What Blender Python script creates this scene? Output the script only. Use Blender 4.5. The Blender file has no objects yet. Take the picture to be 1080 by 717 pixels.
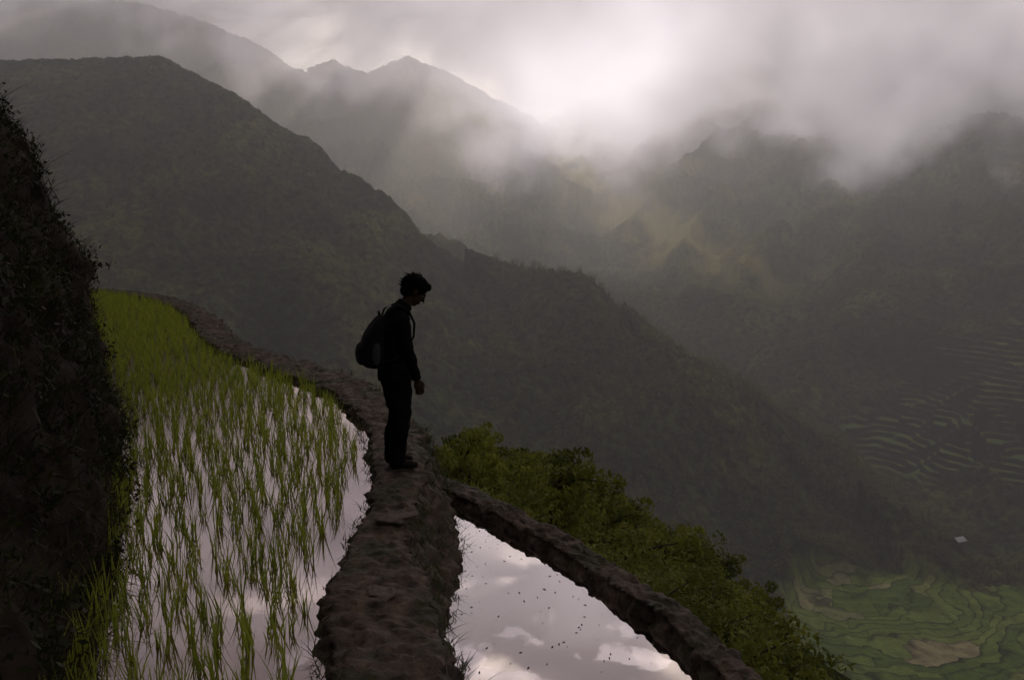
import bpy, bmesh, math, random
import numpy as np
from mathutils import Vector, Matrix, noise as mnoise
random.seed(7); rng=np.random.default_rng(7)
S=bpy.context.scene
S.view_settings.view_transform='Standard'; S.view_settings.look='None'; S.view_settings.exposure=0
def link(o,parent=None):
    S.collection.objects.link(o)
    if parent: o.parent=parent
    return o
def np_mesh(name,V,F,mat=None,smooth=False,parent=None):
    me=bpy.data.meshes.new(name); V=np.asarray(V,np.float32); F=np.asarray(F,np.int32); n=F.shape[1]
    me.vertices.add(len(V)); me.vertices.foreach_set('co',V.ravel())
    me.loops.add(F.size); me.loops.foreach_set('vertex_index',F.ravel())
    me.polygons.add(len(F)); me.polygons.foreach_set('loop_start',np.arange(0,F.size,n,dtype=np.int32))
    me.polygons.foreach_set('loop_total',np.full(len(F),n,np.int32))
    if smooth: me.polygons.foreach_set('use_smooth',np.ones(len(F),bool))
    me.update(calc_edges=True); me.validate()
    if mat: me.materials.append(mat)
    return link(bpy.data.objects.new(name,me),parent)
def gridF(r,c,closed=False):
    i=np.arange(r-1)[:,None]; j=np.arange(c if closed else c-1)[None,:]; j2=(j+1)%c
    return np.stack([i*c+j,i*c+j2,(i+1)*c+j2,(i+1)*c+j],-1).reshape(-1,4)
# ---------- noise
def pn(x,y,seed=0):
    xi=np.floor(x).astype(np.int64); yi=np.floor(y).astype(np.int64); xf=x-xi; yf=y-yi
    def g(a,b,dx,dy):
        h=(a*374761393+b*668265263+seed*974634777)&0xffffffff
        h=((h^(h>>13))*1274126177)&0xffffffff; h=h^(h>>16)
        an=h*(2*math.pi/4294967296.0); return np.cos(an)*dx+np.sin(an)*dy
    u=xf*xf*xf*(xf*(xf*6-15)+10); v=yf*yf*yf*(yf*(yf*6-15)+10)
    a=g(xi,yi,xf,yf); b=g(xi+1,yi,xf-1,yf); c=g(xi,yi+1,xf,yf-1); d=g(xi+1,yi+1,xf-1,yf-1)
    return (a+u*(b-a))*(1-v)+(c+u*(d-c))*v
def fbm(x,y,o=4,seed=0):
    s=0;a=1
    for k in range(o): s=s+a*pn(x,y,seed+k); x=x*2.03+3.1;y=y*2.03+1.7;a*=.5
    return s
# ---------- material helper
def newmat(name):
    m=bpy.data.materials.new(name); m.use_nodes=True; nt=m.node_tree; nt.nodes.clear()
    out=nt.nodes.new('ShaderNodeOutputMaterial'); return m,nt,out
def N(nt,t,**k):
    n=nt.nodes.new(t)
    for a,b in k.items():
        if a.startswith('i_'):
            key=a[2:]; key=int(key) if key.isdigit() else key.replace('_',' ')
            n.inputs[key].default_value=b
        else: setattr(n,a,b)
    return n
def L(nt,a,b): nt.links.new(a,b)
def MM(nt):
    def M(op,a,b=None,c=None):
        n=N(nt,'ShaderNodeMath',operation=op)
        for i,q in enumerate([a,b,c]):
            if q is None: continue
            if isinstance(q,(int,float)): n.inputs[i].default_value=q
            else: L(nt,q,n.inputs[i])
        return n.outputs[0]
    return M
def ramp(nt,fac,stops):
    r=N(nt,'ShaderNodeValToRGB'); e=r.color_ramp.elements
    e[0].position=stops[0][0]; e[0].color=(*stops[0][1],1); e[1].position=stops[-1][0]; e[1].color=(*stops[-1][1],1)
    for p,c in stops[1:-1]:
        k=e.new(p); k.color=(*c,1)
    L(nt,fac,r.inputs[0]); return r.outputs[0]
def simple(name,c1,c2,scale=5,rough=.8,bump=.3,detail=6,transl=0,dist=.02,spec=.3,moss=None):
    m,nt,out=newmat(name)
    tc=N(nt,'ShaderNodeNewGeometry'); nz=N(nt,'ShaderNodeTexNoise',i_Scale=scale,i_Detail=detail,i_Roughness=.6)
    L(nt,tc.outputs['Position'],nz.inputs['Vector'])
    col=ramp(nt,nz.outputs['Fac'],[(.3,c1),(.7,c2)])
    if moss:
        n3=N(nt,'ShaderNodeTexNoise',i_Scale=1.7,i_Detail=5,i_Roughness=.7); L(nt,tc.outputs['Position'],n3.inputs['Vector'])
        f=ramp(nt,n3.outputs['Fac'],[(.5,(0,0,0)),(.62,(1,1,1))]); q=N(nt,'ShaderNodeMix',data_type='RGBA'); L(nt,f,q.inputs[0]); L(nt,col,q.inputs[6]); q.inputs[7].default_value=(*moss,1); col=q.outputs[2]
    b=N(nt,'ShaderNodeBsdfPrincipled'); b.inputs['Roughness'].default_value=rough; b.inputs['Specular IOR Level'].default_value=spec
    L(nt,col,b.inputs['Base Color'])
    if bump:
        bp=N(nt,'ShaderNodeBump',i_Strength=bump,i_Distance=dist); L(nt,nz.outputs['Fac'],bp.inputs['Height']); L(nt,bp.outputs[0],b.inputs['Normal'])
    if transl:
        t=N(nt,'ShaderNodeBsdfTranslucent'); L(nt,col,t.inputs[0]); mx=N(nt,'ShaderNodeMixShader'); mx.inputs[0].default_value=transl
        L(nt,b.outputs[0],mx.inputs[1]); L(nt,t.outputs[0],mx.inputs[2]); L(nt,mx.outputs[0],out.inputs[0])
    else: L(nt,b.outputs[0],out.inputs[0])
    return m
# ---------- camera
cam=bpy.data.cameras.new('camera'); cam.lens=28; cam.sensor_width=36; cam.clip_start=.05; cam.clip_end=20000
co=link(bpy.data.objects.new('camera',cam)); co.location=(0,0,2); co.rotation_euler=(math.radians(82),0,0); S.camera=co
# ---------- sun + sky
AZ,EL=math.radians(3),math.radians(24)
sd=Vector((math.sin(AZ)*math.cos(EL),math.cos(AZ)*math.cos(EL),math.sin(EL)))
sun=bpy.data.lights.new('sun','SUN'); sun.energy=5.0; sun.angle=math.radians(.5); sun.color=(1,.90,.76)
so=link(bpy.data.objects.new('sun',sun)); so.rotation_euler=sd.to_track_quat('Z','Y').to_euler()
w=bpy.data.worlds.new('World'); S.world=w; w.use_nodes=True; nt=w.node_tree; nt.nodes.clear()
out=N(nt,'ShaderNodeOutputWorld'); bg=N(nt,'ShaderNodeBackground'); bg.inputs[1].default_value=.1
sky=N(nt,'ShaderNodeTexSky',sky_type='NISHITA',sun_disc=False,sun_elevation=EL,sun_rotation=AZ)
tc=N(nt,'ShaderNodeTexCoord'); mp=N(nt,'ShaderNodeMapping'); mp.inputs['Scale'].default_value=(1,1,2.2)
L(nt,tc.outputs['Generated'],mp.inputs[0])
nz=N(nt,'ShaderNodeTexNoise',i_Scale=3.2,i_Detail=7,i_Roughness=.55,i_Distortion=.4); L(nt,mp.outputs[0],nz.inputs['Vector'])
cl=ramp(nt,nz.outputs['Fac'],[(.34,(.42,.35,.39)),(.5,(.70,.61,.63)),(.66,(1.0,.93,.89))])
gd=Vector((.05,.97,.17)).normalized(); M=MM(nt)
dt=N(nt,'ShaderNodeVectorMath',operation='DOT_PRODUCT'); dt.inputs[1].default_value=gd; L(nt,tc.outputs['Generated'],dt.inputs[0])
dc=M('MAXIMUM',dt.outputs['Value'],0.0)
bright=M('ADD',M('ADD',M('MULTIPLY',M('POWER',dc,60.0),36.0),M('MULTIPLY',M('POWER',dc,8.0),13.0)),3.8)
vm=N(nt,'ShaderNodeVectorMath',operation='SCALE'); L(nt,cl,vm.inputs[0]); L(nt,bright,vm.inputs['Scale'])
mx=N(nt,'ShaderNodeMix',data_type='RGBA'); mx.inputs[0].default_value=.93; L(nt,sky.outputs[0],mx.inputs[6]); L(nt,vm.outputs[0],mx.inputs[7])
sp=N(nt,'ShaderNodeSeparateXYZ'); L(nt,tc.outputs['Generated'],sp.inputs[0])
mr2=N(nt,'ShaderNodeMapRange'); mr2.inputs['From Min'].default_value=-.1; mr2.inputs['From Max'].default_value=.02; L(nt,sp.outputs[2],mr2.inputs[0])
mx2=N(nt,'ShaderNodeMix',data_type='RGBA'); mx2.inputs[6].default_value=(.2,.2,.2,1); L(nt,mr2.outputs[0],mx2.inputs[0]); L(nt,mx.outputs[2],mx2.inputs[7])
L(nt,mx2.outputs[2],bg.inputs[0]); L(nt,bg.outputs[0],out.inputs[0])
# ---------- terrain
R1=[(-1500,1050,150),(-794,1000,176),(-619,1000,196),(-424,1000,202),(-332,960,156),(-262,940,100),(-204,920,61),(-148,900,28),(-72,870,-16),(0,850,-41),(67,800,-46),(102,780,-69),(142,740,-101),(191,720,-132),(221,700,-158),(256,675,-190),(284,640,-205),(313,600,-222)]
R2=[(60,2400,150),(100,1900,95),(160,1700,-15),(214,1500,-90),(281,1300,-163),(348,1150,-218)]
R3=[(-2600,2100,700),(-1500,2150,650),(-974,2200,582),(-851,2200,551),(-703,2200,493),(-555,2200,414),(-479,2200,440),(-392,2200,406),(-277,2200,450),(-189,2200,414),(-106,2300,304),(0,2400,209),(145,2500,260),(240,2600,402),(419,2600,451),(567,2600,489),(741,2500,594),(1000,2400,650),(1500,2200,700),(2600,1500,720)]
def ridge(x,y,pts,slope,rav,seed,retD=False):
    H=np.full(x.shape,-1e9); D=np.full(x.shape,1e9)
    for (ax,ay,az),(bx,by,bz) in zip(pts[:-1],pts[1:]):
        dx,dy=bx-ax,by-ay; t=np.clip(((x-ax)*dx+(y-ay)*dy)/(dx*dx+dy*dy),0,1)
        d=np.hypot(x-ax-t*dx,y-ay-t*dy); h=az+t*(bz-az)-slope*(np.sqrt(d*d+64)-8)
        D=np.where(h>H,d,D); H=np.maximum(H,h)
    if retD: return D
    k=np.clip(D/140,0,1)
    n=np.abs(pn(x/170+seed,y/230,seed))*1.6+np.abs(pn(x/70,y/90,seed+5))*.5+np.abs(pn(x/30,y/36,seed+9))*.2
    return H-rav*k*n
def smax(a,b,k=14):
    h=np.clip(.5+.5*(a-b)/k,0,1); return b+(a-b)*h+k*h*(1-h)
def sdist(x,y): return .82*(x-1.2)+.57*(y-4.5)
def fieldmask(x,y):
    q=((x-285)/135)**2+((y-465)/98)**2+pn(x/60,y/60,3)*.6+pn(x/22,y/22,13)*.25
    return np.clip((1.1-q)*5,0,1)
def terrmask(x,y):
    q=((x-510)/180)**2+((y-800)/115)**2+pn(x/80,y/80,8)*.6
    return np.clip((1.0-q)*4,0,1)
def height(x,y):
    s=sdist(x,y)
    hill=-2.2-.6*np.clip(s,0,30)-1.05*np.maximum(s-30,0)+np.where(s<-4,1.2*(-s-4),0)
    hill=hill+np.clip((s-2)/20,0,1)*fbm(x/14,y/14,3,4)*2.2+np.clip((s-30)/60,0,1)*fbm(x/60,y/60,3,2)*18
    base=-262+fbm(x/120,y/120,3,11)*5+np.clip((y-650)*.05,0,60)
    h=smax(ridge(x,y,R1,.62,56,1),base); h=smax(h,ridge(x,y,R2,.75,60,21)); h=smax(h,ridge(x,y,R3,.5,70,41)+0)
    r=np.hypot(x,y)
    far=np.clip((r-150)/200,0,1)
    fm=fieldmask(x,y); tm=terrmask(x,y)
    can=((1-np.abs(pn(x/10,y/10,77))*2.6)*3.6+np.abs(pn(x/5,y/5,90))*3.4)*far*np.clip(r/700,.6,2.0)
    lev=-261+ (y-420)*.035+fbm(x/70,y/70,2,33)*5
    lev=np.floor(lev/1.6)*1.6
    h=h*(1-fm)+np.minimum(np.maximum(lev,-275),-245)*fm
    tq=np.floor(h/5)*5+np.clip((h/5-np.floor(h/5)-.7)/.3,0,1)*5
    h=h*(1-tm)+tq*tm
    h=h+can*(1-fm)*(1-tm*.92)
    return smax(h,hill,6)
def HZ(x,y): return float(height(np.array([float(x)]),np.array([float(y)]))[0])
th=np.concatenate([np.linspace(-180,-42,70)[:-1],np.linspace(-42,42,760),np.linspace(42,180,70)[1:]])*math.pi/180
rr=np.concatenate([[.5],np.geomspace(1.5,150,110),np.linspace(152,1300,600),np.geomspace(1305,5600,220)])
TH,RR=np.meshgrid(th,rr); X=RR*np.sin(TH); Y=RR*np.cos(TH); Z=height(X,Y)
m,nt,out=newmat('hillside_vegetation'); M=MM(nt)
g=N(nt,'ShaderNodeNewGeometry')
n1=N(nt,'ShaderNodeTexNoise',i_Scale=.012,i_Detail=8,i_Roughness=.65); L(nt,g.outputs['Position'],n1.inputs['Vector'])
n2=N(nt,'ShaderNodeTexNoise',i_Scale=.13,i_Detail=6,i_Roughness=.7); L(nt,g.outputs['Position'],n2.inputs['Vector'])
c1=ramp(nt,n1.outputs['Fac'],[(.35,(.022,.032,.010)),(.52,(.062,.075,.024)),(.65,(.14,.13,.045))])
c2=ramp(nt,n2.outputs['Fac'],[(.38,(.15,.15,.15)),(.62,(1.7,1.7,1.5))])
mu=N(nt,'ShaderNodeMix',data_type='RGBA',blend_type='MULTIPLY'); mu.inputs[0].default_value=1; L(nt,c1,mu.inputs[6]); L(nt,c2,mu.inputs[7])
at=N(nt,'ShaderNodeAttribute',attribute_name='masks'); sx=N(nt,'ShaderNodeSeparateColor'); L(nt,at.outputs['Color'],sx.inputs[0])
gr_=N(nt,'ShaderNodeMix',data_type='RGBA'); L(nt,sx.outputs[2],gr_.inputs[0]); L(nt,mu.outputs[2],gr_.inputs[6]); gr_.inputs[7].default_value=(.30,.28,.10,1)  # paler crest grass: sunlight on the ridge put into the colour
nd=N(nt,'ShaderNodeTexNoise',i_Scale=.016,i_Detail=3); L(nt,g.outputs['Position'],nd.inputs['Vector'])
ss=N(nt,'ShaderNodeSeparateXYZ'); L(nt,g.outputs['Position'],ss.inputs[0])
px=M('SUBTRACT',ss.outputs[0],250); py=M('SUBTRACT',ss.outputs[1],590)
rad=M('SQRT',M('ADD',M('MULTIPLY',px,px),M('MULTIPLY',py,py)))
bnd=M('ADD',M('DIVIDE',rad,10.0),M('MULTIPLY',nd.outputs['Fac'],9.0)); bi=M('FLOOR',bnd); bf=M('FRACT',bnd)
ang=M('ADD',M('MULTIPLY',M('ARCTAN2',py,px),2.4),M('MULTIPLY',bi,.37)); ai=M('FLOOR',ang); af=M('FRACT',ang)
cb=N(nt,'ShaderNodeCombineXYZ'); L(nt,bi,cb.inputs[0]); L(nt,ai,cb.inputs[1])
wn=N(nt,'ShaderNodeTexWhiteNoise'); L(nt,cb.outputs[0],wn.inputs['Vector'])
fc=ramp(nt,wn.outputs['Value'],[(.0,(.11,.19,.03)),(.4,(.19,.29,.05)),(.7,(.28,.36,.08)),(.86,(.46,.42,.22)),(1,(.21,.31,.07))])
eb=M('MULTIPLY',ramp(nt,bf,[(.0,(.22,.22,.22)),(.3,(1,1,1))]),ramp(nt,af,[(.0,(.5,.5,.5)),(.05,(1,1,1))]))
eb=M('MULTIPLY',eb,ramp(nt,n2.outputs['Fac'],[(.35,(.7,.7,.7)),(.65,(1.2,1.2,1.2))]))
mf=N(nt,'ShaderNodeMix',data_type='RGBA',blend_type='MULTIPLY'); mf.inputs[0].default_value=1; L(nt,fc,mf.inputs[6]); L(nt,eb,mf.inputs[7])
ma=N(nt,'ShaderNodeMix',data_type='RGBA'); L(nt,sx.outputs[0],ma.inputs[0]); L(nt,gr_.outputs[2],ma.inputs[6]); L(nt,mf.outputs[2],ma.inputs[7])
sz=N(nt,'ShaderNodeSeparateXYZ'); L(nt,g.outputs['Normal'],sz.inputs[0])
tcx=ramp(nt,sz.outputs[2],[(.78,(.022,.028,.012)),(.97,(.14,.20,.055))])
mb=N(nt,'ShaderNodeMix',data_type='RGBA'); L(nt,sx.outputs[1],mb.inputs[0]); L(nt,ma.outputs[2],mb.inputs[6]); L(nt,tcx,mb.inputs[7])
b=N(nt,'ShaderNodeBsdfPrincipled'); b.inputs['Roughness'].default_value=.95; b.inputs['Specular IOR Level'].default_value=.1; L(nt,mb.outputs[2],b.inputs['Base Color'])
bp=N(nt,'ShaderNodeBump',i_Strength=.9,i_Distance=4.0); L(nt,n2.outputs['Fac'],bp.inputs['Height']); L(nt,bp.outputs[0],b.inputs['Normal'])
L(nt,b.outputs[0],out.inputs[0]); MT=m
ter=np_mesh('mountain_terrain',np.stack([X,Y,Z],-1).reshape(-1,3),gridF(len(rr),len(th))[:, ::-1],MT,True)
ca=ter.data.color_attributes.new('masks','FLOAT_COLOR','POINT')
D2=ridge(X,Y,R2,.75,0,0,True); g2=np.clip(1-D2/90,0,1)*np.clip(fbm(X/60,Y/60,3,61)*1.6+.7,0,1)
cc=np.zeros((X.size,4),np.float32); cc[:,0]=fieldmask(X,Y).ravel(); cc[:,1]=terrmask(X,Y).ravel(); cc[:,2]=g2.ravel(); cc[:,3]=1
ca.data.foreach_set('color',cc.ravel())
# ---------- mist & clouds
def box(name,a,b,mat):
    V=[(x,y,z) for x in (a[0],b[0]) for y in (a[1],b[1]) for z in (a[2],b[2])]
    F=[(0,1,3,2),(4,6,7,5),(0,4,5,1),(2,3,7,6),(0,2,6,4),(1,5,7,3)]
    return np_mesh(name,V,F,mat)
def volume(nt,out,dens,g_,amb,scat=(.97,.94,1)):
    v=N(nt,'ShaderNodeVolumePrincipled'); v.inputs['Color'].default_value=(*scat,1); v.inputs['Anisotropy'].default_value=g_
    v.inputs['Emission Color'].default_value=(1,.915,.925,1)  # emission added as stand-in for multiply scattered light
    M=MM(nt)
    if isinstance(dens,float): v.inputs['Density'].default_value=dens; v.inputs['Emission Strength'].default_value=dens*amb
    else: L(nt,dens,v.inputs['Density']); L(nt,M('MULTIPLY',dens,amb),v.inputs['Emission Strength'])
    L(nt,v.outputs[0],out.inputs['Volume'])
m,nt,out=newmat('mist'); volume(nt,out,.00044,.76,.085,(1,.96,.95)); box('valley_mist',(-3500,60,-400),(3500,5000,720),m)
m,nt,out=newmat('mist_far'); volume(nt,out,.00036,.76,.30,(1,.96,.95)); box('valley_mist',(-3400,1120,-90),(3400,4900,700),m)
m,nt,out=newmat('cloud'); M=MM(nt)
g=N(nt,'ShaderNodeNewGeometry'); nz=N(nt,'ShaderNodeTexNoise',i_Scale=.0040,i_Detail=4,i_Roughness=.62); L(nt,g.outputs['Position'],nz.inputs['Vector'])
sp=N(nt,'ShaderNodeSeparateXYZ'); L(nt,g.outputs['Position'],sp.inputs[0])
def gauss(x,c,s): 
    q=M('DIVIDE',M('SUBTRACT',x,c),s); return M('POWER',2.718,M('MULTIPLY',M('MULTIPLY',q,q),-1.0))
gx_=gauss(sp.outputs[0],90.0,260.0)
hgt=M('MULTIPLY_ADD',M('MAXIMUM',sp.outputs[0],-650.0),.21,sp.outputs[2])
hgt=M('SUBTRACT',hgt,296)
hgt=M('MULTIPLY_ADD',gx_,105.0,hgt)
hgt=M('MULTIPLY_ADD',M('SUBTRACT',nz.outputs['Fac'],.5),1000,hgt)
d=N(nt,'ShaderNodeMapRange'); d.inputs['From Min'].default_value=-20; d.inputs['From Max'].default_value=150; d.inputs['To Max'].default_value=.0075; L(nt,hgt,d.inputs[0])
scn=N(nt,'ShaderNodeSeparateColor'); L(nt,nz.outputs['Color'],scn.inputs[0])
ab=N(nt,'ShaderNodeMapRange'); ab.inputs['From Min'].default_value=.40; ab.inputs['From Max'].default_value=.60; ab.inputs['To Min'].default_value=.18; ab.inputs['To Max'].default_value=.62; L(nt,scn.outputs[1],ab.inputs[0])  # noise-driven emission imitates brighter and dimmer lit billows
gl_=M('MULTIPLY',gauss(sp.outputs[0],85.0,230.0),gauss(sp.outputs[2],220.0,150.0))  # sun glow put into the cloud as extra emission around one spot
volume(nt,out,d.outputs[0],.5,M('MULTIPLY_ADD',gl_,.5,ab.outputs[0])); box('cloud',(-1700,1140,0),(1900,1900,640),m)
m.cycles.volume_step_rate=.9
# overhead cloud sheet added to block the sun, gaps aimed at spots to light
m,nt,out=newmat('cloud_sun_blocker'); M=MM(nt)
g=N(nt,'ShaderNodeNewGeometry'); nz=N(nt,'ShaderNodeTexNoise',i_Scale=.0055,i_Detail=4,i_Roughness=.5); L(nt,g.outputs['Position'],nz.inputs['Vector'])
ga=N(nt,'ShaderNodeAttribute',attribute_name='gap')
al=N(nt,'ShaderNodeMapRange'); al.inputs['From Min'].default_value=.42; al.inputs['From Max'].default_value=.46; L(nt,M('MULTIPLY_ADD',ga.outputs['Fac'],-.16,nz.outputs['Fac']),al.inputs[0])
tr=N(nt,'ShaderNodeBsdfTransparent'); tl=N(nt,'ShaderNodeBsdfTranslucent'); tl.inputs[0].default_value=(.5,.46,.49,1); df=N(nt,'ShaderNodeBsdfDiffuse'); df.inputs[0].default_value=(.5,.47,.5,1)
a1=N(nt,'ShaderNodeMixShader'); a1.inputs[0].default_value=.6; L(nt,df.outputs[0],a1.inputs[1]); L(nt,tl.outputs[0],a1.inputs[2])
a2=N(nt,'ShaderNodeMixShader'); L(nt,al.outputs[0],a2.inputs[0]); L(nt,tr.outputs[0],a2.inputs[1]); L(nt,a1.outputs[0],a2.inputs[2]); L(nt,a2.outputs[0],out.inputs[0])
gx=np.linspace(-3500,3500,110); gy=np.linspace(-1500,3800,90); GX,GY=np.meshgrid(gx,gy)
GZ=950+60*fbm(GX/500,GY/500,3,5)
blocker=np_mesh('cloud_sun_blocker',np.stack([GX,GY,GZ],-1).reshape(-1,3),gridF(90,110),m,True)
gap=np.zeros(GX.shape)
ct=1/math.tan(EL)
for (tx,ty,tz,rx,ry,am) in [(225,600,-210,150,280,1.4),(170,1500,0,150,800,1.5),(285,470,-260,190,200,1.6),(-350,1900,100,150,300,.7),(-150,1300,0,60,500,1.2),(420,1500,0,70,500,1.2),(620,1500,0,60,500,1.0),(510,800,-230,190,230,1.3),(-60,900,-60,60,300,.9)]:
    hx=tx+(950-tz)*ct*math.sin(AZ); hy=ty+(950-tz)*ct*math.cos(AZ)
    gap=np.maximum(gap,am*np.exp(-((GX-hx)/rx)**2-((GY-hy)/ry)**2))
a_=blocker.data.attributes.new('gap','FLOAT','POINT'); a_.data.foreach_set('value',gap.ravel().astype(np.float32))
# ---------- terraces
MUD=simple('mud_stone',(.014,.010,.008),(.14,.104,.076),9,.65,1.0,10,dist=.05,moss=(.032,.034,.013))
PL=[(1.0,-.3,.35),(2.2,-.72,-.1),(3.31,-.839,-.275),(4.0,-1.02,-.379),(4.48,-1.056,-.562),(5.08,-1.06,-.664),(5.85,-1.084,-.664),(6.58,-1.19,-.688),(7.9,-1.51,-.887),(8.76,-1.79,-1.28),(9.82,-2.26,-1.64),(10.8,-2.94,-2.19),(12.17,-4.08,-3.38),(14.29,-5.55,-4.9),(17.83,-7.26,-6.6),(21.2,-9.2,-8.5),(24.3,-11.6,-10.8),(26.5,-14.5,-13.9),(28.5,-19,-19)]
PL=np.array([(-3,1.2,1.85)]+PL)
def cr(arr,n):
    P=np.vstack([2*arr[0]-arr[1],arr,2*arr[-1]-arr[-2]]); o=[]
    for i in range(1,len(P)-2):
        for t in np.linspace(0,1,n,endpoint=False):
            a,b_,c,d_=P[i-1],P[i],P[i+1],P[i+2]
            o.append(.5*((2*b_)+(-a+c)*t+(2*a-5*b_+4*c-d_)*t*t+(-a+3*b_-3*c+d_)*t**3))
    o.append(P[-2]); return np.array(o)
def stone(p,s):
    d,_=mnoise.voronoi(p*s); return max(-.5,min(.5,(d[1]-d[0])*1.6-.5))
def wall(name,cen,wid,ztop,zl,zr,amp,mat,seed=0,batter=.3):
    n=len(cen); T=np.gradient(cen,axis=0); T/=np.linalg.norm(T,axis=1)[:,None]; R=np.stack([T[:,1],-T[:,0]],-1)
    K=[('l',1-k) for k in np.linspace(0,1,9)]+[('t',k) for k in np.linspace(-.95,.95,21)]+[('r',k) for k in np.linspace(0,1,28)]
    V=np.zeros((n,len(K),3)); NR=np.zeros((n,len(K),3))
    for j,(q,k) in enumerate(K):
        hw=wid/2
        if q=='t': off=k*hw; z=ztop-.03*k**6+0*hw
        elif q=='l': off=-(hw+.10*k); z=ztop-.03+(zl-ztop)*k
        else: off=hw+batter*k*np.minimum(1,abs(zr-ztop)); z=ztop-.03+(zr-ztop)*k
        V[:,j,0]=cen[:,0]+R[:,0]*off; V[:,j,1]=cen[:,1]+R[:,1]*off; V[:,j,2]=z
        if q=='t': NR[:,j,2]=1
        else:
            sg=1 if q=='r' else -1; NR[:,j,0]=R[:,0]*sg; NR[:,j,1]=R[:,1]*sg; NR[:,j,2]=.3
    W=V.reshape(-1,3); NR=NR.reshape(-1,3)
    for v,nn in zip(W,NR):
        p=Vector(v)+Vector((seed,0,0)); a=mnoise.noise_vector(p*1.8)*amp*1.3+mnoise.noise_vector(p*13)*amp*.45+mnoise.noise_vector(p*30)*amp*.28
        top=nn[2]>.9
        q=stone(Vector((p.x,p.y,p.z*1.6)),4.2)*amp*(.4 if top else 1.5)+stone(p,10)*amp*(.45 if top else .6)
        v[0]+=a.x+nn[0]*q; v[1]+=a.y+nn[1]*q; v[2]+=a.z*.7+(q if top else 0)
    return np_mesh(name,W,gridF(n,len(K))[:, ::-1],mat,True)
def resample(P,step):
    d=np.r_[0,np.cumsum(np.linalg.norm(np.diff(P[:,:2],axis=0),axis=1))]; n=int(d[-1]/step)
    q=np.linspace(0,d[-1],n); return np.stack([np.interp(q,d,P[:,i]) for i in range(P.shape[1])],-1)
pl=np.stack([(PL[:,1]+PL[:,2])/2,PL[:,0],PL[:,2]-PL[:,1]],-1)
pc=resample(cr(pl,24),.02)
wid=np.clip(pc[:,2]*.9,.34,.75)
zr=np.interp(pc[:,1],[7.6,9.5],[-.95,-2.8])
wall('terrace_path_wall',pc[:,:2],wid,0,np.full(len(pc),-.22),zr,.055,MUD,batter=.36)
OW=np.array([(-1.1,8.75),(-.87,8.31),(-.183,7.41),(.407,6.54),(.88,5.71),(1.18,5.07),(1.33,4.53),(1.40,4.09),(1.45,3.2),(1.5,2.2),(1.9,0),(2.4,-3)])
oc=resample(cr(OW,24),.022)
wall('terrace_outer_wall',oc[::-1],np.full(len(oc),.25),-.62,np.full(len(oc),-.95),np.full(len(oc),-2.9),.055,MUD,9)
BK=np.array([(-3,-.2),(1,-1.45),(2.2,-1.8),(3.48,-2.11),(4.71,-2.57),(6.14,-3.11),(7.9,-3.93),(10.98,-5.74),(17.8,-9.8),(27.6,-15.3),(30,-20)])
def xbank(y): return np.interp(y,BK[:,0],BK[:,1])
def xpath(y): return np.interp(y,pc[:,1],pc[:,0])
def xout(y): return np.interp(y,oc[::-1,1],oc[::-1,0])
STN=simple('stone_slab',(.03,.024,.019),(.15,.12,.095),16,.7,.8,8,dist=.03)
random.seed(21)
for (sx_,sy_,r_) in [(-.80,5.31,.10),(-.72,4.15,.07)]:
    bm=bmesh.new(); bmesh.ops.create_icosphere(bm,subdivisions=4,radius=1)
    for v in bm.verts:
        q=mnoise.noise(v.co*1.3+Vector((sx_*9,sy_*7,0)))*.5+mnoise.noise(v.co*4)*.15; v.co*=1+q; v.co.x*=r_*1.25; v.co.y*=r_; v.co.z=max(-.5,min(.45,v.co.z))*r_*.5
    me=bpy.data.meshes.new('stone'); bm.to_mesh(me); bm.free(); me.materials.append(STN)
    for p in me.polygons: p.use_smooth=True
    o=link(bpy.data.objects.new('stone',me)); o.location=(sx_,sy_,.004); o.rotation_euler=(0,0,random.uniform(0,3))
def water(name,reflect,tint,bumps):
    m,nt,out=newmat(name); g=N(nt,'ShaderNodeNewGeometry'); nz=N(nt,'ShaderNodeTexNoise',i_Scale=3.5,i_Detail=3); L(nt,g.outputs['Position'],nz.inputs['Vector'])
    bp=N(nt,'ShaderNodeBump',i_Strength=bumps,i_Distance=.01); L(nt,nz.outputs['Fac'],bp.inputs['Height'])
    gl=N(nt,'ShaderNodeBsdfGlossy'); gl.inputs['Roughness'].default_value=.02; gl.inputs[0].default_value=(*tint,1); L(nt,bp.outputs[0],gl.inputs['Normal'])
    df=N(nt,'ShaderNodeBsdfDiffuse'); df.inputs[0].default_value=(.06,.045,.035,1)
    mx=N(nt,'ShaderNodeMixShader'); mx.inputs[0].default_value=reflect; L(nt,df.outputs[0],mx.inputs[1]); L(nt,gl.outputs[0],mx.inputs[2]); L(nt,mx.outputs[0],out.inputs[0]); return m
ys=np.linspace(-3,28.4,120); t=np.linspace(0,1,12)
A=xbank(ys)-.6; B=xpath(ys); V=np.stack([A[:,None]+(B-A)[:,None]*t,np.repeat(ys[:,None],12,1),np.full((120,12),-.10)],-1).reshape(-1,3)
np_mesh('paddy_water',V,gridF(120,12)[:, ::-1],water('water_upper',.52,(.98,.87,.88),.05))
ys=np.linspace(-3,8.7,80)
A=xpath(ys)+.1; B=xout(ys); V=np.stack([A[:,None]+(B-A)[:,None]*t,np.repeat(ys[:,None],12,1),np.full((80,12),-.76)],-1).reshape(-1,3)
np_mesh('paddy_water',V,gridF(80,12)[:, ::-1],water('water_lower',.82,(1,.94,.94),.03))
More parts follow.
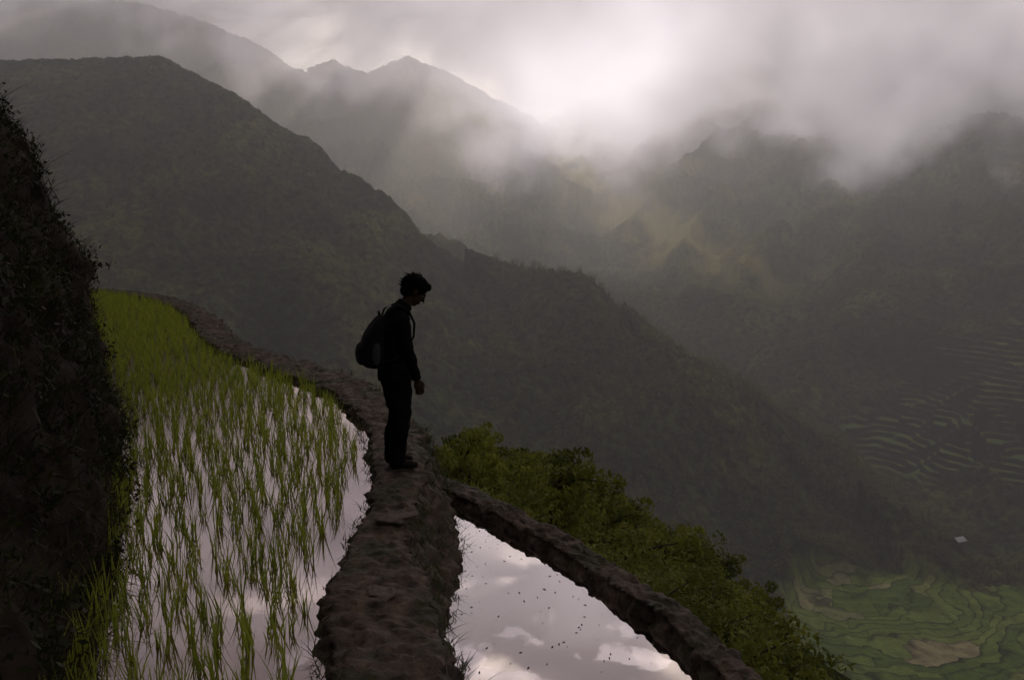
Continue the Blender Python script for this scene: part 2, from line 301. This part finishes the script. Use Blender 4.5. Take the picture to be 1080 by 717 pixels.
# ---------- blades
def blades(name,P,hgt,nb,lean,wd,mat,spread=.03,seg=4,parent=None,droop=1.0):
    P=np.repeat(np.asarray(P,float),nb,axis=0); n=len(P); H=np.repeat(hgt,nb)*rng.uniform(.55,1.1,n)
    az=rng.uniform(0,2*np.pi,n); ln=lean*rng.uniform(.15,1.2,n); bend=rng.uniform(.1,.9,n)*lean*droop
    P=P+np.stack([rng.normal(0,spread,n),rng.normal(0,spread,n),np.zeros(n)],-1)
    D=np.stack([np.cos(az),np.sin(az)],-1); wa=az+np.pi/2+rng.normal(0,.6,n); W=np.stack([np.cos(wa),np.sin(wa)],-1)
    V=np.zeros((n,seg+1,2,3))
    for k in range(seg+1):
        s=k/seg; off=(ln*s+bend*s*s*1.2)*H; z=H*(s-.35*bend*s*s); ww=wd*(1-s**1.8)*.5+.0004
        c=np.stack([P[:,0]+D[:,0]*off,P[:,1]+D[:,1]*off,P[:,2]+z],-1)
        for q,sg in enumerate((-1,1)):
            V[:,k,q]=c; V[:,k,q,0]+=sg*W[:,0]*ww; V[:,k,q,1]+=sg*W[:,1]*ww
    base=np.arange(n)[:,None,None]*(seg+1)*2; k=np.arange(seg)[None,:,None]*2
    F=(base+k+np.array([0,1,3,2])[None,None,:]).reshape(-1,4)
    return np_mesh(name,V.reshape(-1,3),F,mat,True,parent)
RICE=simple('rice_leaf',(.22,.30,.035),(.40,.46,.06),3,.5,0,2,transl=.6)
GR=simple('bank_grass',(.03,.042,.010),(.07,.085,.022),4,.6,0,2,transl=.35)
pts=[]
y=1.0
while y<28.2:
    x=xbank(y)-.1; xe=xpath(y)-.42
    while x<xe:
        px_,py_=x+random.gauss(0,.032),y+random.gauss(0,.032)
        q=mnoise.noise(Vector((px_*.9,py_*.9,3)))
        if random.random()<.9+q*.3 and px_<xpath(py_)-.4: pts.append((px_,py_,-.11))
        x+=.142
    y+=.148
pts=np.array(pts); hs=rng.uniform(.14,.31,len(pts))
blades('rice_seedlings',pts,hs,9,.26,.0078,RICE,.013,droop=.8)
# ---------- left bank
y0=np.linspace(-3,30,420); bz=np.linspace(0,1,70)
V=np.zeros((420,70,3))
for j,k in enumerate(bz):
    z=-.25+k*3.75; off=.90*k+.70*k*k
    V[:,j,0]=xbank(y0)-off*1.0-.02; V[:,j,1]=y0+off*.35; V[:,j,2]=z
W=V.reshape(-1,3)
for v in W:
    p=Vector(v); a=mnoise.noise_vector(p*.9)*.32+mnoise.noise_vector(p*3)*.14+mnoise.noise_vector(p*9)*.05
    kk=min(1,max(0,(v[2]+.25)/.6)); v[0]+=a.x*kk; v[1]+=a.y*kk; v[2]+=a.z*.6*kk
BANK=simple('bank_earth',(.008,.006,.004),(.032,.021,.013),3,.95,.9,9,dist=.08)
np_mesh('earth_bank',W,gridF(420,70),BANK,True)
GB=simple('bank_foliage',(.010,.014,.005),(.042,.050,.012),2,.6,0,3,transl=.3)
idx=rng.choice(len(W),11000); bp_=W[idx]; bp_=bp_[(bp_[:,1]>1)&(bp_[:,1]<20)]
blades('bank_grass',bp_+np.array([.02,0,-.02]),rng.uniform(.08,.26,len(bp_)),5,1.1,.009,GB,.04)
def leaves(C,size,n=None):
    n=len(C); a=rng.normal(0,1,(n,3)); a/=np.linalg.norm(a,axis=1)[:,None]; b=rng.normal(0,1,(n,3)); b-=a*(a*b).sum(1)[:,None]; b/=np.linalg.norm(b,axis=1)[:,None]
    s=(size*rng.uniform(.5,1.2,n))[:,None]; V=np.stack([C-a*s,C+b*s*.45,C+a*s,C-b*s*.45],1).reshape(-1,3)
    return V,np.arange(4*n).reshape(-1,4)
idx=rng.choice(len(W),2600); c=W[idx]; c=c[(c[:,1]>2)&(c[:,1]<14)]
C=np.repeat(c,16,axis=0)+rng.normal(0,.06,(len(c)*16,3))+np.array([.04,0,.02])
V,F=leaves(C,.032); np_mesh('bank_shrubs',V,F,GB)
tp=[]
for i in range(1400):
    k=random.randrange(len(pc)); 
    if not 2.5<pc[k,1]<14: continue
    T=pc[min(k+1,len(pc)-1),:2]-pc[max(k-1,0),:2]; T/=np.linalg.norm(T); u=random.random()**1.3
    off=wid[k]/2+.36*u*.8+.02; tp.append((pc[k,0]+T[1]*off,pc[k,1]-T[0]*off,-.04-.8*u))
for i in range(260):
    k=random.randrange(len(pc)); T=pc[min(k+1,len(pc)-1),:2]-pc[max(k-1,0),:2]; T/=np.linalg.norm(T)
    off=-wid[k]/2-.05; tp.append((pc[k,0]+T[1]*off,pc[k,1]-T[0]*off,-.08))
tp=np.array(tp); blades('wall_grass',tp,rng.uniform(.04,.12,len(tp)),7,1.0,.006,GR,.02)
n=170; dy=rng.uniform(3.5,8,n); dxl=np.array([xpath(a)+.5 for a in dy]); dxr=np.array([xout(a)-.15 for a in dy]); dx_=dxl+(dxr-dxl)*rng.uniform(0,1,n)
C=np.stack([dx_,dy,np.full(n,-.757)],-1); a=rng.uniform(0,6.28,n); s=rng.uniform(.004,.016,n)
V=np.stack([C+np.stack([np.cos(a+q)*s*k,np.sin(a+q)*s*k,np.zeros(n)],-1) for q,k in ((0,1),(1.57,.4),(3.14,1),(4.71,.4))],1).reshape(-1,3)
np_mesh('floating_debris',V,np.arange(4*n).reshape(-1,4),BANK)
# ---------- trees
LEAF=simple('tree_leaf',(.035,.055,.012),(.34,.36,.06),.35,.6,0,4,transl=.4)
BARK=simple('bark',(.03,.022,.016),(.07,.055,.04),8,.9,.5)
def tubeVF(P,R,n=7):
    V=[];P=[Vector(p) for p in P]
    for i,p in enumerate(P):
        t=(P[min(i+1,len(P)-1)]-P[max(i-1,0)]).normalized(); a=t.orthogonal().normalized(); b=t.cross(a)
        for k in range(n): an=2*math.pi*k/n; V.append(p+(a*math.cos(an)+b*math.sin(an))*R[i])
    return np.array(V),gridF(len(P),n,True)
def tree_mesh(name,H,Wd,nl,seed):
    r=np.random.default_rng(seed); random.seed(seed); Vs=[];Fs=[];o=0
    tr=[(0,0,-1)];x=y=0
    for k in range(1,6): x+=random.uniform(-.15,.15)*H/5; y+=random.uniform(-.15,.15)*H/5; tr.append((x,y,H*.8*k/5))
    parts=[tubeVF(tr,[H*.035*(1-.15*i) for i in range(6)])]; cl=[]
    for k in range(9):
        i=random.randint(1,5); b=Vector(tr[i]); an=random.uniform(0,6.28); l=Wd*random.uniform(.5,1)*.55
        e=b+Vector((math.cos(an)*l,math.sin(an)*l,H*random.uniform(.05,.28))); md=(b+e)/2+Vector((0,0,.1*H*random.random()))
        parts.append(tubeVF([b,md,e],[H*.016,H*.011,H*.004],5)); cl.append(e); cl.append(md)
    cl.append(Vector(tr[-1])+Vector((0,0,H*.12)))
    for k in range(14): cl.append(Vector((random.gauss(0,Wd*.24),random.gauss(0,Wd*.24),H*random.uniform(.3,.95))))
    for V,F in parts: Vs.append(V);Fs.append(F+o);o+=len(V)
    nb=sum(len(F) for F in Fs)
    C=[]
    for c in cl:
        k=int(nl/len(cl)*random.uniform(.5,1.4)); d=r.normal(0,1,(k,3)); d/=np.linalg.norm(d,axis=1)[:,None]; d*=(Wd*.17*random.uniform(.6,1.2))*r.uniform(.3,1,(k,1))**.5; d[:,2]*=.7
        C.append(np.array(c)+d)
    V,F=leaves(np.vstack(C),.032*H+.03); Vs.append(V);Fs.append(F+o)
    ob=np_mesh(name,np.vstack(Vs),np.vstack(Fs),None); me=ob.data; me.materials.append(BARK); me.materials.append(LEAF)
    mi=np.ones(len(me.polygons),np.int32); mi[:nb]=0; me.polygons.foreach_set('material_index',mi); bpy.data.objects.remove(ob); return me
TM=[tree_mesh('tree_a',5,4.5,2600,1),tree_mesh('tree_b',4,4.2,2400,2),tree_mesh('tree_c',6.5,4.2,2800,3),tree_mesh('bush_d',2.4,3.2,1800,4)]
FT=[tree_mesh('tree_far_a',5,4.5,260,5),tree_mesh('tree_far_b',4.4,4.6,240,6),tree_mesh('tree_far_c',6.5,4.4,280,7)]
MH={m_:max(v.co.z for v in m_.vertices) for m_ in TM}
forest=link(bpy.data.objects.new('hillside_trees',None))
random.seed(11); cnt=0
for i in range(5000):
    yy=random.uniform(7,130); xx=random.uniform(-.12*yy,yy*.75); s=sdist(xx,yy)
    if s<1.8 or s>110: continue
    if s>50 and random.random()<.4: continue
    if mnoise.noise(Vector((xx*.08,yy*.08,0)))<-.3: continue
    z=HZ(xx,yy); me=random.choice(TM) if s>9 else TM[3]; sc=random.uniform(.5,1.15)*(1 if s>9 else .4+.04*s)
    if random.random()<.15: me=TM[3]
    Ht=MH[me]*sc*1.1
    a=(z+Ht-2)/yy
    lim=np.interp(xx/yy,[-.12,-.1,-.0245,.074,.137,.2,.277,.33,.37,.6],[-.5,-.27,-.255,-.29,-.34,-.38,-.44,-.48,-.55,-.75])
    if a>lim+.025*random.random(): continue
    o=bpy.data.objects.new('tree_%d'%cnt,me); link(o,forest); o.location=(xx,yy,z-.1); o.rotation_euler=(random.uniform(-.1,.1),random.uniform(-.1,.1),random.uniform(0,6.28)); o.scale=(sc*random.uniform(.8,1.1),sc*.95,sc*random.uniform(.85,1.15)); cnt+=1
    if cnt>850: break
ff=link(bpy.data.objects.new('valley_forest',None))
xs=rng.uniform(-20,400,12000); yy=rng.uniform(300,860,12000)
keep=(fieldmask(xs,yy)<.05)&(terrmask(xs,yy)<.3)&(pn(xs/45,yy/45,55)>-.2)&(np.abs(xs/yy)<.68); xs=xs[keep][:4200]; yy=yy[keep][:4200]; zz_=height(xs,yy)
for i in range(len(xs)):
    o=bpy.data.objects.new('tree_%d'%i,FT[i%3]); link(o,ff); sc=random.uniform(1.0,2.1); o.location=(xs[i],yy[i],zz_[i]-1.2); o.rotation_euler=(0,0,random.uniform(0,6.28)); o.scale=(sc,sc,sc*random.uniform(.8,1.1))
# ---------- hiker
def ell_tube(P,R,n=20,ref=Vector((1,0,0))):
    V=[];P=[Vector(p) for p in P]
    for i,p in enumerate(P):
        t=(P[min(i+1,len(P)-1)]-P[max(i-1,0)]).normalized()
        rf=ref if abs(t.dot(ref))<.85 else Vector((0,0,1))
        side=t.cross(rf).normalized(); fr=side.cross(t).normalized(); a,b_=R[i] if isinstance(R[i],tuple) else (R[i],R[i])
        for k in range(n): an=2*math.pi*k/n; V.append(tuple(p+fr*math.cos(an)*a+side*math.sin(an)*b_))
    F=[list(q) for q in gridF(len(P),n,True).tolist()]; F.append(list(range(n))[::-1]); F.append([(len(P)-1)*n+k for k in range(n)]); return V,F
def ellipsoid(c,r,rot=None,nu=20,nv=12):
    V=[];rot=rot or Matrix.Identity(3)
    for i in range(1,nv):
        ph=math.pi*i/nv
        for k in range(nu):
            an=2*math.pi*k/nu; V.append(tuple(Vector(c)+rot@Vector((r[0]*math.sin(ph)*math.cos(an),r[1]*math.sin(ph)*math.sin(an),r[2]*math.cos(ph)))))
    F=[list(q) for q in gridF(nv-1,nu,True).tolist()]; F.append(list(range(nu))); F.append([(nv-2)*nu+k for k in range(nu)][::-1]); return V,F
def union(name,parts,voxel,smooth_it,mat,parent=None,post=None):
    V=[];F=[]
    for v,f in parts:
        o=len(V); V+=v; F+=[[i+o for i in q] for q in f]
    me=bpy.data.meshes.new(name); me.from_pydata(V,[],F); me.update()
    bm=bmesh.new(); bm.from_mesh(me); 
    bmesh.ops.recalc_face_normals(bm,faces=bm.faces); bm.to_mesh(me); bm.free()
    ob=link(bpy.data.objects.new(name,me))
    r=ob.modifiers.new('r','REMESH'); r.mode='VOXEL'; r.voxel_size=voxel; r.use_smooth_shade=True
    s=ob.modifiers.new('s','SMOOTH'); s.iterations=smooth_it; s.factor=.5
    dg=bpy.context.evaluated_depsgraph_get(); nm=bpy.data.meshes.new_from_object(ob.evaluated_get(dg)); bpy.data.objects.remove(ob)
    nm.name=name; ob=link(bpy.data.objects.new(name,nm),parent)
    if mat: nm.materials.append(mat)
    for p in nm.polygons: p.use_smooth=True
    return ob
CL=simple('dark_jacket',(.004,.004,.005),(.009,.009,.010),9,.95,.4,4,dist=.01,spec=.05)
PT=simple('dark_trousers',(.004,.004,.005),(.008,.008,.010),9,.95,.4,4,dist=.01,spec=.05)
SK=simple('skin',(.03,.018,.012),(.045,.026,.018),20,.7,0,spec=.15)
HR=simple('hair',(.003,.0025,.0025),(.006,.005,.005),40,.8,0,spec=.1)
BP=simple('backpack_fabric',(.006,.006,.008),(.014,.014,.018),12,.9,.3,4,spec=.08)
BG=simple('grey_panel',(.03,.032,.038),(.05,.052,.06),12,.8,.2,spec=.1)
SH=simple('shoe_leather',(.008,.006,.005),(.018,.014,.011),15,.8,.3,spec=.1)
hik=link(bpy.data.objects.new('hiker',None))
torso=ell_tube([(0,0,.74),(-.005,0,.80),(-.01,0,.88),(-.015,0,.97),(-.012,0,1.08),(0,0,1.18),(.02,0,1.26),(.042,0,1.325),(.062,0,1.365),(.08,0,1.39)],
 [(.10,.14),(.118,.16),(.122,.165),(.112,.155),(.114,.158),(.12,.172),(.113,.183),(.095,.165),(.07,.115),(.055,.07)],26)
neck=ell_tube([(.06,0,1.34),(.10,0,1.405),(.145,0,1.455)],[.06,.052,.052])
hc=Vector((.185,0,1.510)); tilt=Matrix.Rotation(math.radians(40),3,'Y')
def hp(x,y,z): return tuple(hc+tilt@Vector((x,y,z)))
head=[ellipsoid(hp(-.012,0,.025),(.098,.077,.092),tilt),ellipsoid(hp(.03,0,-.035),(.062,.057,.078),tilt),ellipsoid(hp(.058,0,-.092),(.026,.026,.022),tilt),
 ellipsoid(hp(.082,0,.018),(.018,.05,.012),tilt),ell_tube([hp(.085,0,.012),hp(.100,0,-.012),hp(.112,0,-.032),hp(.092,0,-.040)],[.010,.013,.017,.012],10),
 ellipsoid(hp(.086,0,-.062),(.012,.024,.007),tilt),ellipsoid(hp(.084,0,-.074),(.012,.021,.007),tilt),
 ellipsoid(hp(-.012,.078,-.012),(.020,.010,.032),tilt),ellipsoid(hp(-.012,-.078,-.012),(.020,.010,.032),tilt)]
def leg(s,kx,ax):
    return ell_tube([(0,s*.075,.86),(.008,s*.088,.76),(.018,s*.092,.62),(.024+kx,s*.093,.47),(.016+kx*.8,s*.093,.40),(-.005+ax,s*.093,.27),(-.015+ax,s*.092,.12),(-.015+ax,s*.092,.045)],
      [(.112,.09),(.115,.092),(.102,.084),(.086,.072),(.082,.068),(.080,.066),(.072,.062),(.074,.064)],18)
def arm(s,elb,wr,hd):
    sh=(.03,s*.168,1.285); e=Vector(elb); w_=Vector(wr); h=Vector(hd)
    P=[(.03,s*.11,1.30),sh,tuple(Vector(sh).lerp(e,.5)),tuple(e),tuple(e.lerp(w_,.45)),tuple(w_)]
    a=ell_tube(P,[.06,.064,.056,.050,.045,.035],16)
    cuff=ell_tube([tuple(e.lerp(w_,.84)),tuple(w_)],[.040,.040],14)
    out=[a,cuff]
    d=(h-w_).normalized(); fwd=Vector((1,0,0)); fwd=(fwd-d*fwd.dot(d)).normalized(); lat=d.cross(fwd).normalized()
    R=Matrix((fwd,lat,d)).transposed()
    pc_=w_+d*.055; hand=[ell_tube([tuple(w_-d*.02),tuple(w_+d*.02)],[.026,.026],12),ellipsoid(tuple(pc_),(.040,.017,.052),R)]
    inn=-s
    for i,(fx,ln) in enumerate([(.030,.070),(.010,.078),(-.011,.072),(-.030,.056)]):
        b0=pc_+fwd*fx+d*.030; b1=b0+d*ln*.5+Vector((0,inn*.006,0)); b2=b1+d*ln*.28+Vector((-.004,inn*.016,0)); b3=b2+d*ln*.12+Vector((-.008,inn*.018,0))
        hand.append(ell_tube([tuple(b0),tuple(b1),tuple(b2),tuple(b3)],[.0088,.0084,.0078,.006],10))
    t0=pc_+fwd*.028-d*.025; t1=t0+fwd*.016+d*.030+Vector((0,inn*.008,0)); t2=t1+fwd*.002+d*.028+Vector((0,inn*.008,0))
    hand.append(ell_tube([tuple(t0),tuple(t1),tuple(t2)],[.012,.010,.0075],10))
    return out,hand
ra,rh=arm(-1,(.07,-.225,1.03),(.135,-.215,.79),(.165,-.20,.69)); la,lh=arm(1,(.05,.225,1.03),(.10,.21,.80),(.12,.2,.70))
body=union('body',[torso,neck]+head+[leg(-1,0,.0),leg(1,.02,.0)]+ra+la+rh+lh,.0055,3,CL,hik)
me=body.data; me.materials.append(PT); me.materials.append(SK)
n=len(me.polygons); cen=np.zeros(n*3); me.polygons.foreach_get('center',cen); cen=cen.reshape(-1,3)
mi=np.zeros(n,np.int32); mi[(cen[:,2]<.79)]=1
mi[(np.linalg.norm(cen-np.array(hc),axis=1)<.145)|((cen[:,2]>1.40))]=2
mi[(np.abs(cen[:,1])>.165)&(cen[:,2]<.79)&(cen[:,0]>.085)]=2; me.polygons.foreach_set('material_index',mi)
nv=len(me.vertices); vv=np.zeros(nv*3); me.vertices.foreach_get('co',vv); vv=vv.reshape(-1,3)
for v in vv:
    if v[2]<1.38 and not (abs(v[1])>.17 and v[2]<.81):
        q=mnoise.noise_vector(Vector((v[0]*9,v[1]*9,v[2]*15)))*.010+mnoise.noise_vector(Vector((v[0]*20,v[1]*20,v[2]*34)))*.005
        v[0]+=q.x; v[1]+=q.y
me.vertices.foreach_set('co',vv.ravel()); me.update()
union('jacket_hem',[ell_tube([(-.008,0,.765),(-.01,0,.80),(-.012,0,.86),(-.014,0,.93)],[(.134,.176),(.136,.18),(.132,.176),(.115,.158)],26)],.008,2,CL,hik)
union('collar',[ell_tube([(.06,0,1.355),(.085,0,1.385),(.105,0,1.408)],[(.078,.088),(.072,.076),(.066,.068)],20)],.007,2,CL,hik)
for s in (-1,1):
    ax=0
    union('shoe_%s'%('right' if s<0 else 'left'),[ellipsoid((-.035+ax,s*.093,.045),(.05,.042,.045)),ell_tube([(-.06+ax,s*.093,.035),(.03+ax,s*.095,.042),(.10+ax,s*.10,.036),(.155+ax,s*.102,.026)],[(.034,.040),(.040,.046),(.032,.048),(.020,.034)],16),
      ell_tube([(-.03+ax,s*.092,.05),(-.022+ax,s*.092,.11)],[.055,.053],14)],.006,2,SH,hik)
EY=simple('eye',(.2,.2,.2),(.25,.25,.25),5,.4,0)
for s in (-1,1):
    e=bpy.data.meshes.new('eye'); V,F=ellipsoid(hp(.070,s*.032,.0),(.010,.012,.006)); e.from_pydata(V,[],F); e.materials.append(EY); link(bpy.data.objects.new('eye_%d'%(s+2),e),hik)
cap=[ellipsoid(hp(-.022,0,.038),(.108,.088,.096),tilt),ellipsoid(hp(-.06,0,-.025),(.06,.074,.075),tilt),ellipsoid(hp(.04,0,.085),(.062,.068,.038),tilt)]
hb=union('hair_cap',cap,.007,1,HR,hik); 
V=[];F=[]; random.seed(3)
for i in range(1300):
    u=random.uniform(-1,1); ph=random.uniform(0,6.28); q=math.sqrt(1-u*u); d=Vector((q*math.cos(ph),q*math.sin(ph),u))
    if d.x>.55 and d.z<.45: continue
    if d.z<-.6: continue
    if abs(d.y)>.6 and d.x>-.1 and d.z<.1: continue
    p=Vector((-.022+d.x*.098,d.y*.082,.033+d.z*.09)); ln=random.uniform(.012,.03)*(1.8 if random.random()<.08 else 1)
    fl=Vector((d.x*.4+(.4 if d.x>.2 else -.5),d.y*.6,d.z*.2-.5))+Vector((random.gauss(0,.3),random.gauss(0,.3),random.gauss(0,.3))); fl.normalize()
    tip=p+d*ln*.4+fl*ln; a=d.orthogonal().normalized()*.008; c=d.cross(a).normalized()*.008; o=len(V)
    mid=p+d*ln*.45+fl*ln*.35
    for k in (a,c,-a,-c): V.append(tuple(hc+tilt@(p+k)))
    for k in (a,c,-a,-c): V.append(tuple(hc+tilt@(mid+k*.8)))
    V.append(tuple(hc+tilt@tip))
    for k in range(4): F.append([o+k,o+(k+1)%4,o+4+(k+1)%4,o+4+k]); F.append([o+4+k,o+4+(k+1)%4,o+8])
e=bpy.data.meshes.new('hair_strands'); e.from_pydata(V,[],F); e.materials.append(HR); link(bpy.data.objects.new('hair_strands',e),hik)
def sq(zs):
    V=[];n=28
    for (z,x0,x1,w_) in zs:
        cx,rx=(x0+x1)/2,(x1-x0)/2
        for k in range(n):
            an=2*math.pi*k/n; c,s=math.cos(an),math.sin(an); V.append((cx+rx*math.copysign(abs(c)**.62,c),w_*math.copysign(abs(s)**.55,s),z))
    F=gridF(len(zs),n,True).tolist(); F.append(list(range(n))[::-1]); F.append([(len(zs)-1)*n+k for k in range(n)]); return V,F
bk=link(bpy.data.objects.new('backpack',None),hik)
union('bag',[sq([(.875,-.21,-.11,.09),(.89,-.26,-.10,.12),(.93,-.285,-.09,.14),(1.0,-.290,-.09,.145),(1.07,-.280,-.09,.145),(1.15,-.25,-.09,.14),(1.23,-.20,-.08,.13),(1.29,-.15,-.06,.105),(1.315,-.12,-.06,.07)])],.008,4,BP,bk)
union('front_pocket',[sq([(.91,-.30,-.24,.08),(.93,-.315,-.24,.10),(1.0,-.322,-.24,.11),(1.06,-.308,-.24,.105),(1.09,-.285,-.23,.08)])],.007,3,BP,bk)
union('side_panel',[ell_tube([(-.18,-.140,.92),(-.18,-.147,.97),(-.18,-.147,1.04),(-.17,-.140,1.10)],[(.02,.010),(.035,.012),(.035,.012),(.02,.010)],14)],.006,2,BG,bk)
for s in (-1,1):
    union('strap_%d'%(s+2),[ell_tube([(-.10,s*.07,1.27),(-.06,s*.09,1.36),(.02,s*.10,1.395),(.105,s*.11,1.345),(.145,s*.125,1.25),(.135,s*.135,1.14),(.07,s*.165,1.04),(-.04,s*.165,.96),(-.10,s*.13,.94)],[(.009,.026)]*5+[(.008,.022)]*4,12)],.006,1,BP,bk)
union('grab_loop',[ell_tube([(-.12,-.03,1.31),(-.125,-.02,1.345),(-.125,.02,1.345),(-.12,.03,1.31)],[.008]*4,8)],.005,1,BP,bk)
hik.location=(-.97,6.50,.015); hik.rotation_euler=(0,0,math.radians(20)); hik.scale=(.985,.985,.975)
# ---------- farmhouse in the valley
TIN=simple('tin_roof',(.35,.35,.37),(.5,.5,.52),.5,.4,.1); WD=simple('wood_plank',(.06,.045,.03),(.12,.09,.065),2,.9,.2)
hs_=link(bpy.data.objects.new('farmhouse',None)); zz=HZ(345,588)
def bx(nm,a,b,mat): o=box(nm,a,b,mat); o.parent=hs_; return o
bx('walls',(-4,-3,-5),(4,3,3),WD); bx('door',(-.5,-3.03,0),(.5,-3.004,2),BARK); bx('window',(1.6,-3.03,1),(2.6,-3.004,2),BARK); bx('window_2',(-2.8,-3.03,1),(-1.8,-3.004,2),BARK)
V=[(-4.8,-4,2.8),(4.8,-4,2.8),(4.8,0,5.2),(-4.8,0,5.2),(4.8,4,2.8),(-4.8,4,2.8)]
np_mesh('roof',V,[(0,1,2,3),(3,2,4,5)],TIN,parent=hs_)
hs_.location=(345,588,zz+3); hs_.rotation_euler=(0,0,.4)
